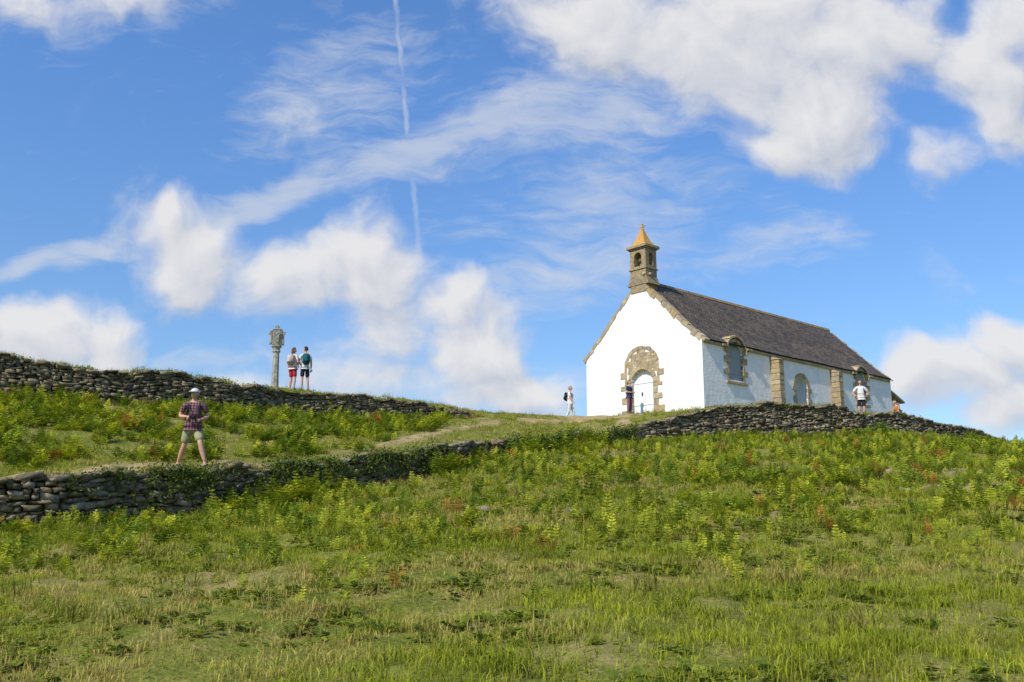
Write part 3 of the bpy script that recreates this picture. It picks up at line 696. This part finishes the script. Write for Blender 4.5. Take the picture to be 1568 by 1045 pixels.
    for v in bm.verts:
        x_,y_,z_=v.co; xx=x_*.077;yy=y_*.097;zz=z_*.118
        if z_<0: xx*=1+.32*z_; yy*=1+.12*z_; yy-=.012*(-z_)
        if y_<-.5: 
            eye=math.exp(-((abs(x_)-.38)**2+(z_-.08)**2)/.03); yy+=.010*eye
            nose=math.exp(-(x_**2/.018+(z_+.15)**2/.05)); yy-=.026*nose
            mouth=math.exp(-(x_**2/.06+(z_+.5)**2/.004)); yy+=.005*mouth
            chin=math.exp(-(x_**2/.08+(z_+.82)**2/.02)); yy-=.012*chin
        v.co=(xx,yy,zz)
    bm_obj('head',bm,skin,he,True)
    bm=bmesh.new()
    for s in(-1,1): bmesh.ops.create_uvsphere(bm,u_segments=10,v_segments=8,radius=.028,matrix=Matrix.Translation((s*.078,.008,-.005))@Matrix.Diagonal((.35,.7,1.1,1)))
    bm_obj('ears',bm,skin,he,True)
    bm=bmesh.new()
    for s in(-1,1): bmesh.ops.create_uvsphere(bm,u_segments=10,v_segments=8,radius=.0115,matrix=Matrix.Translation((s*.029,-.081,.010)))
    bm_obj('eyes',bm,dark,he,True)
    bm=bmesh.new(); bmesh.ops.create_uvsphere(bm,u_segments=12,v_segments=6,radius=.02,matrix=Matrix.Translation((0,-.088,-.058))@Matrix.Diagonal((1.1,.3,.25,1))); bm_obj('mouth',bm,cloth(name+'_lips',(.3,.1,.08)),he,True)
    hm=cloth(name+'_hair',hair,None,40)
    bm=bmesh.new(); bmesh.ops.create_uvsphere(bm,u_segments=28,v_segments=20,radius=1)
    dl=[v for v in bm.verts if (v.co.y<.05 and v.co.z<.42) or v.co.z<(-.95 if long_hair else -.45)]
    bmesh.ops.delete(bm,geom=dl,context='VERTS')
    for v in bm.verts:
        r=1+.05*math.sin(v.co.x*13+v.co.z*9)*math.sin(v.co.y*11); v.co=(v.co.x*.086*r,v.co.y*.107*r+.004,v.co.z*.127*r+.004)
        if long_hair and v.co.z<-.03: v.co.z=v.co.z*1.8; v.co.y+=.01
    o=bm_obj('hair',bm,hm,he,True); s=o.modifiers.new('s','SOLIDIFY'); s.thickness=.012
    if cap:
        cm=cloth(name+'_cap',cap); bm=bmesh.new(); bmesh.ops.create_uvsphere(bm,u_segments=24,v_segments=16,radius=1)
        bmesh.ops.delete(bm,geom=[v for v in bm.verts if v.co.z<-.02],context='VERTS')
        for v in bm.verts: v.co=(v.co.x*.095,v.co.y*.114,v.co.z*.10+.035)
        prism(bm,[(.075*math.cos(a),-.09-.085*abs(math.sin(a))) for a in [math.pi*i/10 for i in range(11)]],(0,0,.04),X_,Y_,Z_,-.006,.004)
        o=bm_obj('cap',bm,cm,he,True); s=o.modifiers.new('s','SOLIDIFY'); s.thickness=.006
    if pack:
        pm=cloth(name+'_backpack',pack); bm=bmesh.new(); c=J['che']; 
        bmesh.ops.create_cube(bm,size=1,matrix=Matrix.Translation(c+Vector((0,.19,-.05)))@Matrix.Diagonal((.28,.16,.42,1)))
        bmesh.ops.create_cube(bm,size=1,matrix=Matrix.Translation(c+Vector((0,.29,-.12)))@Matrix.Diagonal((.2,.07,.2,1)))
        bmesh.ops.bevel(bm,geom=bm.edges[:],offset=.04,segments=3,affect='EDGES'); bm_obj('backpack',bm,pm,e,True)
        for k,s in(('L',1),('R',-1)):
            q=[c+Vector((.1*s,.13,.12)),c+Vector((.11*s,.0,.17)),c+Vector((.12*s,-.125,.08)),c+Vector((.14*s,-.12,-.08)),c+Vector((.13*s,.1,-.2))]
            skinobj('backpack_strap_'+k,q,[(0,1),(1,2),(2,3),(3,4)],[.02]*5,pm,e,1)
    if extra: extra(e,J)
    return e
m_pd,nt,out=newmat('cloth_plaid'); v=objco(nt)
w1=N(nt,'ShaderNodeTexWave',bands_direction='X'); w1.inputs['Scale'].default_value=5; L(nt,v,w1.inputs[0])
w2=N(nt,'ShaderNodeTexWave',bands_direction='Z'); w2.inputs['Scale'].default_value=5; L(nt,v,w2.inputs[0])
c=mix(nt,ramp(nt,w1.outputs['Fac'],[(.6,(0,0,0)),(.7,(1,1,1))]),(.04,.04,.055),(.26,.08,.09)); c=mix(nt,ramp(nt,w2.outputs['Fac'],[(.8,(0,0,0)),(.9,(.5,.5,.5))]),c,(.3,.22,.22)); bsdf(nt,out,c,.95)
m_st,nt,out=newmat('cloth_striped'); v=objco(nt)
w2=N(nt,'ShaderNodeTexWave',bands_direction='Z'); w2.inputs['Scale'].default_value=6; L(nt,v,w2.inputs[0])
bsdf(nt,out,mix(nt,ramp(nt,w2.outputs['Fac'],[(.65,(0,0,0)),(.75,(1,1,1))]),(.75,.74,.72),(.35,.1,.12)),.95)
def camera_prop(e,J):
    bm=bmesh.new(); c=(J['wrL']+J['wrR'])/2+Vector((0,-.06,.03))
    bmesh.ops.create_cube(bm,size=1,matrix=Matrix.Translation(c)@Matrix.Diagonal((.14,.06,.10,1))); bmesh.ops.bevel(bm,geom=bm.edges[:],offset=.012,segments=2,affect='EDGES')
    bmesh.ops.create_cone(bm,cap_ends=True,segments=18,radius1=.038,radius2=.034,depth=.1,matrix=Matrix.Translation(c+Vector((0,-.07,0)))@Matrix.Rotation(math.pi/2,4,'X'))
    bm_obj('photo_camera',bm,dark,e)
    skinobj('camera_strap',[c+Vector((.07,0,.03)),J['che']+Vector((.1,-.1,.1)),J['nb']+Vector((.03,.07,.04)),J['che']+Vector((-.1,-.1,.1)),c+Vector((-.07,0,.03))],[(0,1),(1,2),(2,3),(3,4)],[.011]*5,dark,e,1)
person('walking_man_in_cap',-6.95,20.6,math.radians(12),1.70,dict(knL=(.20,-.20,.54),anL=(.33,-.20,.10),knR=(-.17,.04,.50),anR=(-.30,.26,.13),
    elL=(.30,.06,1.16),wrL=(.16,-.20,1.06),elR=(-.30,.04,1.16),wrR=(-.12,-.22,1.12),hd=(0,-.03,1.585)),
    shirt=m_pd,bottom=cloth('khaki',(.36,.34,.20)),cap=(.7,.69,.67),hair=(.3,.28,.26),pack=(.04,.04,.05),shoes=(.35,.3,.22),extra=camera_prop,headturn=-.6,bulk=1.18,hem=.04,zadd=-.02)
person('hiker_woman_in_red_shorts',-8.68,37,math.radians(155),1.70,dict(elR=(-.27,.02,1.15),wrR=(-.14,-.14,1.05),knL=(.10,-.04,.5),anL=(.13,-.02,.09)),z=7.13,shirt=m_st,bottom=cloth('red',(.5,.04,.05)),hair=(.16,.09,.05),pack=(.5,.42,.38),female=True,long_hair=True,headturn=-.5,hem=.02)
person('hiker_man_with_backpack',-8.22,37.1,math.radians(200),1.76,dict(elL=(.26,.0,1.15),wrL=(.16,-.16,1.07),knR=(-.11,-.05,.5),anR=(-.14,.02,.09)),z=7.13,shirt=cloth('white_tee',(.7,.7,.68)),bottom=cloth('navy_shorts',(.03,.035,.05)),hair=(.07,.045,.03),pack=(.02,.10,.13),headturn=.5,hem=.03)
person('walking_tourist_in_white',2.9,47,math.radians(75),1.74,dict(knL=(.1,-.16,.52),anL=(.1,-.16,.10),knR=(-.1,.03,.5),anR=(-.1,.22,.13),elL=(.22,.1,1.15),wrL=(.2,.0,.93),elR=(-.22,-.06,1.15),wrR=(-.18,-.2,.98)),shirt=cloth('white_top',(.72,.71,.69)),bottom=cloth('cream_trousers',(.62,.6,.55)),short=False,hair=(.35,.25,.15),pack=(.03,.03,.035))
person('woman_in_navy_top',5.52,44.2,math.radians(50),1.66,dict(elL=(.24,-.02,1.15),wrL=(.05,-.2,1.18),elR=(-.24,-.02,1.15),wrR=(-.05,-.2,1.14)),shirt=cloth('navy_top',(.05,.05,.11)),bottom=cloth('berry_trousers',(.24,.10,.13)),short=False,sleeve=.75,hair=(.12,.07,.04),female=True,long_hair=True)
person('man_with_hands_on_hips',15.75,42.4,math.radians(-10),1.74,dict(elL=(.36,.06,1.17),wrL=(.19,-.03,1.02),elR=(-.36,.06,1.17),wrR=(-.19,-.03,1.02)),shirt=cloth('white_polo',(.72,.72,.7)),bottom=cloth('black_shorts',(.03,.03,.035)),hair=(.1,.06,.04),zadd=-.05,hem=.02)
person('seated_woman_in_orange',18.3,44.6,math.radians(-70),1.66,dict(pel=(0,.05,.97),che=(0,-.08,1.27),wai=(0,0,1.12),nb=(0,-.14,1.40),nk=(0,-.17,1.46),hd=(0,-.2,1.52),shL=(.17,-.12,1.36),shR=(-.17,-.12,1.36),elL=(.2,-.2,1.1),wrL=(.12,-.36,1.0),elR=(-.2,-.2,1.1),wrR=(-.12,-.36,1.0),knL=(.12,-.42,.93),knR=(-.12,-.42,.93),anL=(.12,-.42,.5),anR=(-.12,-.42,.5)),shirt=cloth('orange_top',(.55,.25,.1)),bottom=cloth('tan_shorts',(.45,.33,.2)),hair=(.14,.08,.04),female=True,zadd=-.40)
bm=bmesh.new(); zz=g1(18.35,44.65)
box(bm,18.0,18.8,44.4,44.95,zz-.2,zz+.42); bmesh.ops.subdivide_edges(bm,edges=bm.edges[:],cuts=3,use_grid_fill=True)
for v in bm.verts: v.co+=Vector((random.gauss(0,.02),random.gauss(0,.02),random.gauss(0,.015)))
bm_obj('sitting_boulder',bm,wallstone,None,True)
# ------------------------------------------------------------------ world: sky + clouds
W=bpy.data.worlds.new('World'); SC.world=W; W.use_nodes=True; nt=W.node_tree; nt.nodes.clear()
try: W.cycles.sampling_method='NONE'
except Exception as ex: print(ex)
SE=math.radians(44); SA=math.atan2(-.66,-.75)
wo=nt.nodes.new('ShaderNodeOutputWorld')
sky=nt.nodes.new('ShaderNodeTexSky'); sky.sky_type='NISHITA'; sky.sun_disc=False; sky.sun_elevation=SE; sky.sun_rotation=SA; sky.air_density=1.0; sky.dust_density=.5; sky.ozone_density=2.0
bg=nt.nodes.new('ShaderNodeBackground'); bg.inputs[1].default_value=.13
tc=nt.nodes.new('ShaderNodeTexCoord'); sp=nt.nodes.new('ShaderNodeSeparateXYZ'); L(nt,tc.outputs['Generated'],sp.inputs[0])
L(nt,mix(nt,1.,sky.outputs[0],ramp(nt,sp.outputs[2],[(.08,(.78,.94,1.10)),(.45,(.80,1.16,1.55))]),'MULTIPLY'),bg.inputs[0])
ay=math_(nt,'MAXIMUM',math_(nt,'ABSOLUTE',sp.outputs[1]),.15)
U=math_(nt,'DIVIDE',sp.outputs[0],ay); V_=math_(nt,'DIVIDE',sp.outputs[2],ay)
cb=nt.nodes.new('ShaderNodeCombineXYZ'); L(nt,U,cb.inputs[0]); L(nt,V_,cb.inputs[1]); uv0=cb.outputs[0]
CUM=[(.13,.58,.18,.08,0,1.0),(.298,.56,.185,.095,0,1.1),(.353,.478,.095,.075,0,1.1),(.291,.43,.05,.045,.5,1.0),(.418,.559,.09,.09,0,1.0),(.545,.494,.06,.10,.3,.95),(.59,.583,.07,.06,0,.9),(.495,.415,.055,.038,0,.6),(.05,.50,.08,.05,.3,.4),(.17,.48,.06,.04,0,.45),
(-.347,.293,.058,.068,.2,1.1),(-.374,.335,.035,.028,0,.85),(-.225,.283,.09,.048,.15,1.0),(-.155,.290,.065,.055,0,1.0),(-.150,.21,.055,.06,.3,.82),(-.12,.152,.10,.032,0,.8),
(-.038,.192,.066,.062,0,1.15),(-.062,.238,.042,.036,0,.95),(.0,.140,.09,.034,0,1.0),(-.510,.215,.10,.042,0,1.1),(-.43,.187,.06,.030,0,1.0),(-.442,.60,.11,.035,.1,.7),(-.57,.60,.06,.030,0,.55),(-.247,.462,.07,.04,.4,.5),
(.465,.165,.085,.05,.2,1.05),(.545,.205,.06,.038,0,1.05),(.52,.13,.07,.038,0,1.),(-.33,.14,.12,.022,0,.6),(.22,.30,.05,.04,.5,.35),(-.8,.3,.15,.08,0,1),(.85,.3,.15,.1,0,1)]
CIR=[(.071,.464,.150,.06,.1,.9),(-.091,.430,.16,.03,.25,.95),(-.491,.300,.11,.018,.25,1.),(-.265,.375,.12,.024,.45,1.1),(-.135,.415,.12,.024,.3,1.05),(-.032,.450,.10,.028,.2,1.0),(.054,.278,.13,.045,.25,.85),(.299,.315,.11,.035,.1,.7),(-.325,.177,.1,.02,0,.6),(-.2,.50,.13,.08,.5,.75),(.12,.36,.15,.09,.1,.7),(-.5,.6,.2,.05,.1,.6),(-.03,.34,.1,.05,.2,.4),(.0,.15,.6,.04,0,.5)]
def group(nt_name,blobs,sig,m0,m1):
    g=bpy.data.node_groups.new(nt_name,'ShaderNodeTree'); g.interface.new_socket('Vector',in_out='INPUT',socket_type='NodeSocketVector'); g.interface.new_socket('D',in_out='OUTPUT',socket_type='NodeSocketFloat')
    gi=g.nodes.new('NodeGroupInput'); go=g.nodes.new('NodeGroupOutput'); vin=gi.outputs[0]
    nz=g.nodes.new('ShaderNodeTexNoise'); nz.inputs['Scale'].default_value=8; nz.inputs['Detail'].default_value=3; L(g,vin,nz.inputs['Vector'])
    s=g.nodes.new('ShaderNodeVectorMath'); s.operation='SUBTRACT'; L(g,nz.outputs['Color'],s.inputs[0]); s.inputs[1].default_value=(.5,.5,.5)
    sc=g.nodes.new('ShaderNodeVectorMath'); sc.operation='SCALE'; L(g,s.outputs[0],sc.inputs[0]); sc.inputs['Scale'].default_value=sig
    ad=g.nodes.new('ShaderNodeVectorMath'); ad.operation='ADD'; L(g,vin,ad.inputs[0]); L(g,sc.outputs[0],ad.inputs[1])
    zf=g.nodes.new('ShaderNodeVectorMath'); zf.operation='MULTIPLY'; zf.inputs[1].default_value=(1,1,0); L(g,ad.outputs[0],zf.inputs[0]); w=zf.outputs[0]
    tot=None
    for cx,cy,rx,ry,rot,amp in blobs:
        m=g.nodes.new('ShaderNodeMapping'); m.vector_type='TEXTURE'; m.inputs['Location'].default_value=(cx,cy,0); m.inputs['Rotation'].default_value=(0,0,rot); m.inputs['Scale'].default_value=(rx,ry,1); L(g,w,m.inputs[0])
        ln=g.nodes.new('ShaderNodeVectorMath'); ln.operation='LENGTH'; L(g,m.outputs[0],ln.inputs[0])
        mr=g.nodes.new('ShaderNodeMapRange'); mr.interpolation_type='SMOOTHSTEP'; mr.inputs[1].default_value=m0; mr.inputs[2].default_value=m1; mr.inputs[3].default_value=amp; mr.inputs[4].default_value=0; L(g,ln.outputs['Value'],mr.inputs[0])
        tot=mr.outputs[0] if tot is None else math_(g,'SMOOTH_MAX',tot,mr.outputs[0],.2)
    return g,go,w,tot,vin
g,go,w,tot,vin=group('cumulus_density',CUM,.10,.1,1.75)
n=noise(g,w,10,5,.56)
d=math_(g,'ADD',tot,math_(g,'MULTIPLY',math_(g,'SUBTRACT',n,.5),1.8)); L(g,d,go.inputs[0]); G1=g
g,go,w,tot,vin=group('cirrus_density',CIR,.06,.1,1.7)
mp=g.nodes.new('ShaderNodeMapping'); mp.inputs['Rotation'].default_value=(0,0,-.35); mp.inputs['Scale'].default_value=(6,22,1); L(g,w,mp.inputs[0])
n=noise(g,mp.outputs[0],2.2,6,.62,.4); d=math_(g,'ADD',tot,math_(g,'MULTIPLY',math_(g,'SUBTRACT',n,.5),1.5)); L(g,d,go.inputs[0]); G2=g
def use(gr,vec): 
    x=nt.nodes.new('ShaderNodeGroup'); x.node_tree=gr; L(nt,vec,x.inputs[0]); return x.outputs[0]
def sstep(v,a,b,o0=0,o1=1):
    m=nt.nodes.new('ShaderNodeMapRange'); m.interpolation_type='SMOOTHSTEP'; L(nt,v,m.inputs[0]); m.inputs[1].default_value=a; m.inputs[2].default_value=b; m.inputs[3].default_value=o0; m.inputs[4].default_value=o1; return m.outputs[0]
d0=use(G1,uv0); ofs=nt.nodes.new('ShaderNodeVectorMath'); ofs.operation='ADD'; ofs.inputs[1].default_value=(-.014,.026,0); L(nt,uv0,ofs.inputs[0]); d1=use(G1,ofs.outputs[0])
a1=sstep(d0,.24,.9,0,.96)
lit=math_(nt,'ADD',.60,math_(nt,'MULTIPLY',math_(nt,'SUBTRACT',d0,d1),.7),clamp=True)
ccol=ramp(nt,lit,[(.12,(.50,.55,.66)),(.5,(.72,.74,.80)),(.85,(.91,.90,.91))])
d2=use(G2,uv0); a2=sstep(d2,.22,1.15,0,.62)
def axisdist(x0,y0,x1,y1,wid,amp):
    t=math_(nt,'DIVIDE',math_(nt,'SUBTRACT',V_,y0),y1-y0); xx=math_(nt,'ADD',x0,math_(nt,'MULTIPLY',t,x1-x0)); nz=math_(nt,'MULTIPLY',math_(nt,'SUBTRACT',noise(nt,uv0,40,3),.5),.008)
    dd=math_(nt,'ABSOLUTE',math_(nt,'ADD',math_(nt,'SUBTRACT',U,xx),nz)); a=sstep(dd,wid*.1,wid,amp,0)
    return math_(nt,'MULTIPLY',math_(nt,'MULTIPLY',a,sstep(t,-.3,0,0,1)),sstep(t,.75,1.15,1,0))
ct=axisdist(-.136,.608,-.099,.278,.005,.5)
ct=math_(nt,'MULTIPLY',ct,sstep(noise(nt,uv0,14,3),.35,.6,.35,1))
ct=math_(nt,'MULTIPLY',ct,math_(nt,'GREATER_THAN',sp.outputs[1],0.))
a2=math_(nt,'MAXIMUM',a2,ct)
b1=nt.nodes.new('ShaderNodeBackground'); L(nt,ccol,b1.inputs[0]); b1.inputs[1].default_value=.9
b2=nt.nodes.new('ShaderNodeBackground'); b2.inputs[0].default_value=(.84,.88,.95,1); b2.inputs[1].default_value=.8
m1=nt.nodes.new('ShaderNodeMixShader'); L(nt,a2,m1.inputs[0]); L(nt,bg.outputs[0],m1.inputs[1]); L(nt,b2.outputs[0],m1.inputs[2])
m2=nt.nodes.new('ShaderNodeMixShader'); L(nt,a1,m2.inputs[0]); L(nt,m1.outputs[0],m2.inputs[1]); L(nt,b1.outputs[0],m2.inputs[2])
L(nt,m2.outputs[0],wo.inputs[0])
# sun
S=Vector((math.sin(SA)*math.cos(SE),math.cos(SA)*math.cos(SE),math.sin(SE)))
ld=bpy.data.lights.new('sun','SUN'); ld.energy=4.9; ld.angle=math.radians(.5); ld.color=(1,.94,.83)
lo=bpy.data.objects.new('sun',ld); link(lo); lo.rotation_euler=S.to_track_quat('Z','Y').to_euler(); lo.location=(-20,-20,40)
# camera
cd=bpy.data.cameras.new('camera'); cd.sensor_width=36; cd.lens=33.3; cd.clip_end=6000; cd.clip_start=.1
co=bpy.data.objects.new('camera',cd); link(co); co.location=(0,0,1.6); co.rotation_euler=(math.radians(90+11.5),0,0); SC.camera=co
SC.view_settings.view_transform='Standard'; SC.view_settings.look='None'; SC.view_settings.exposure=0
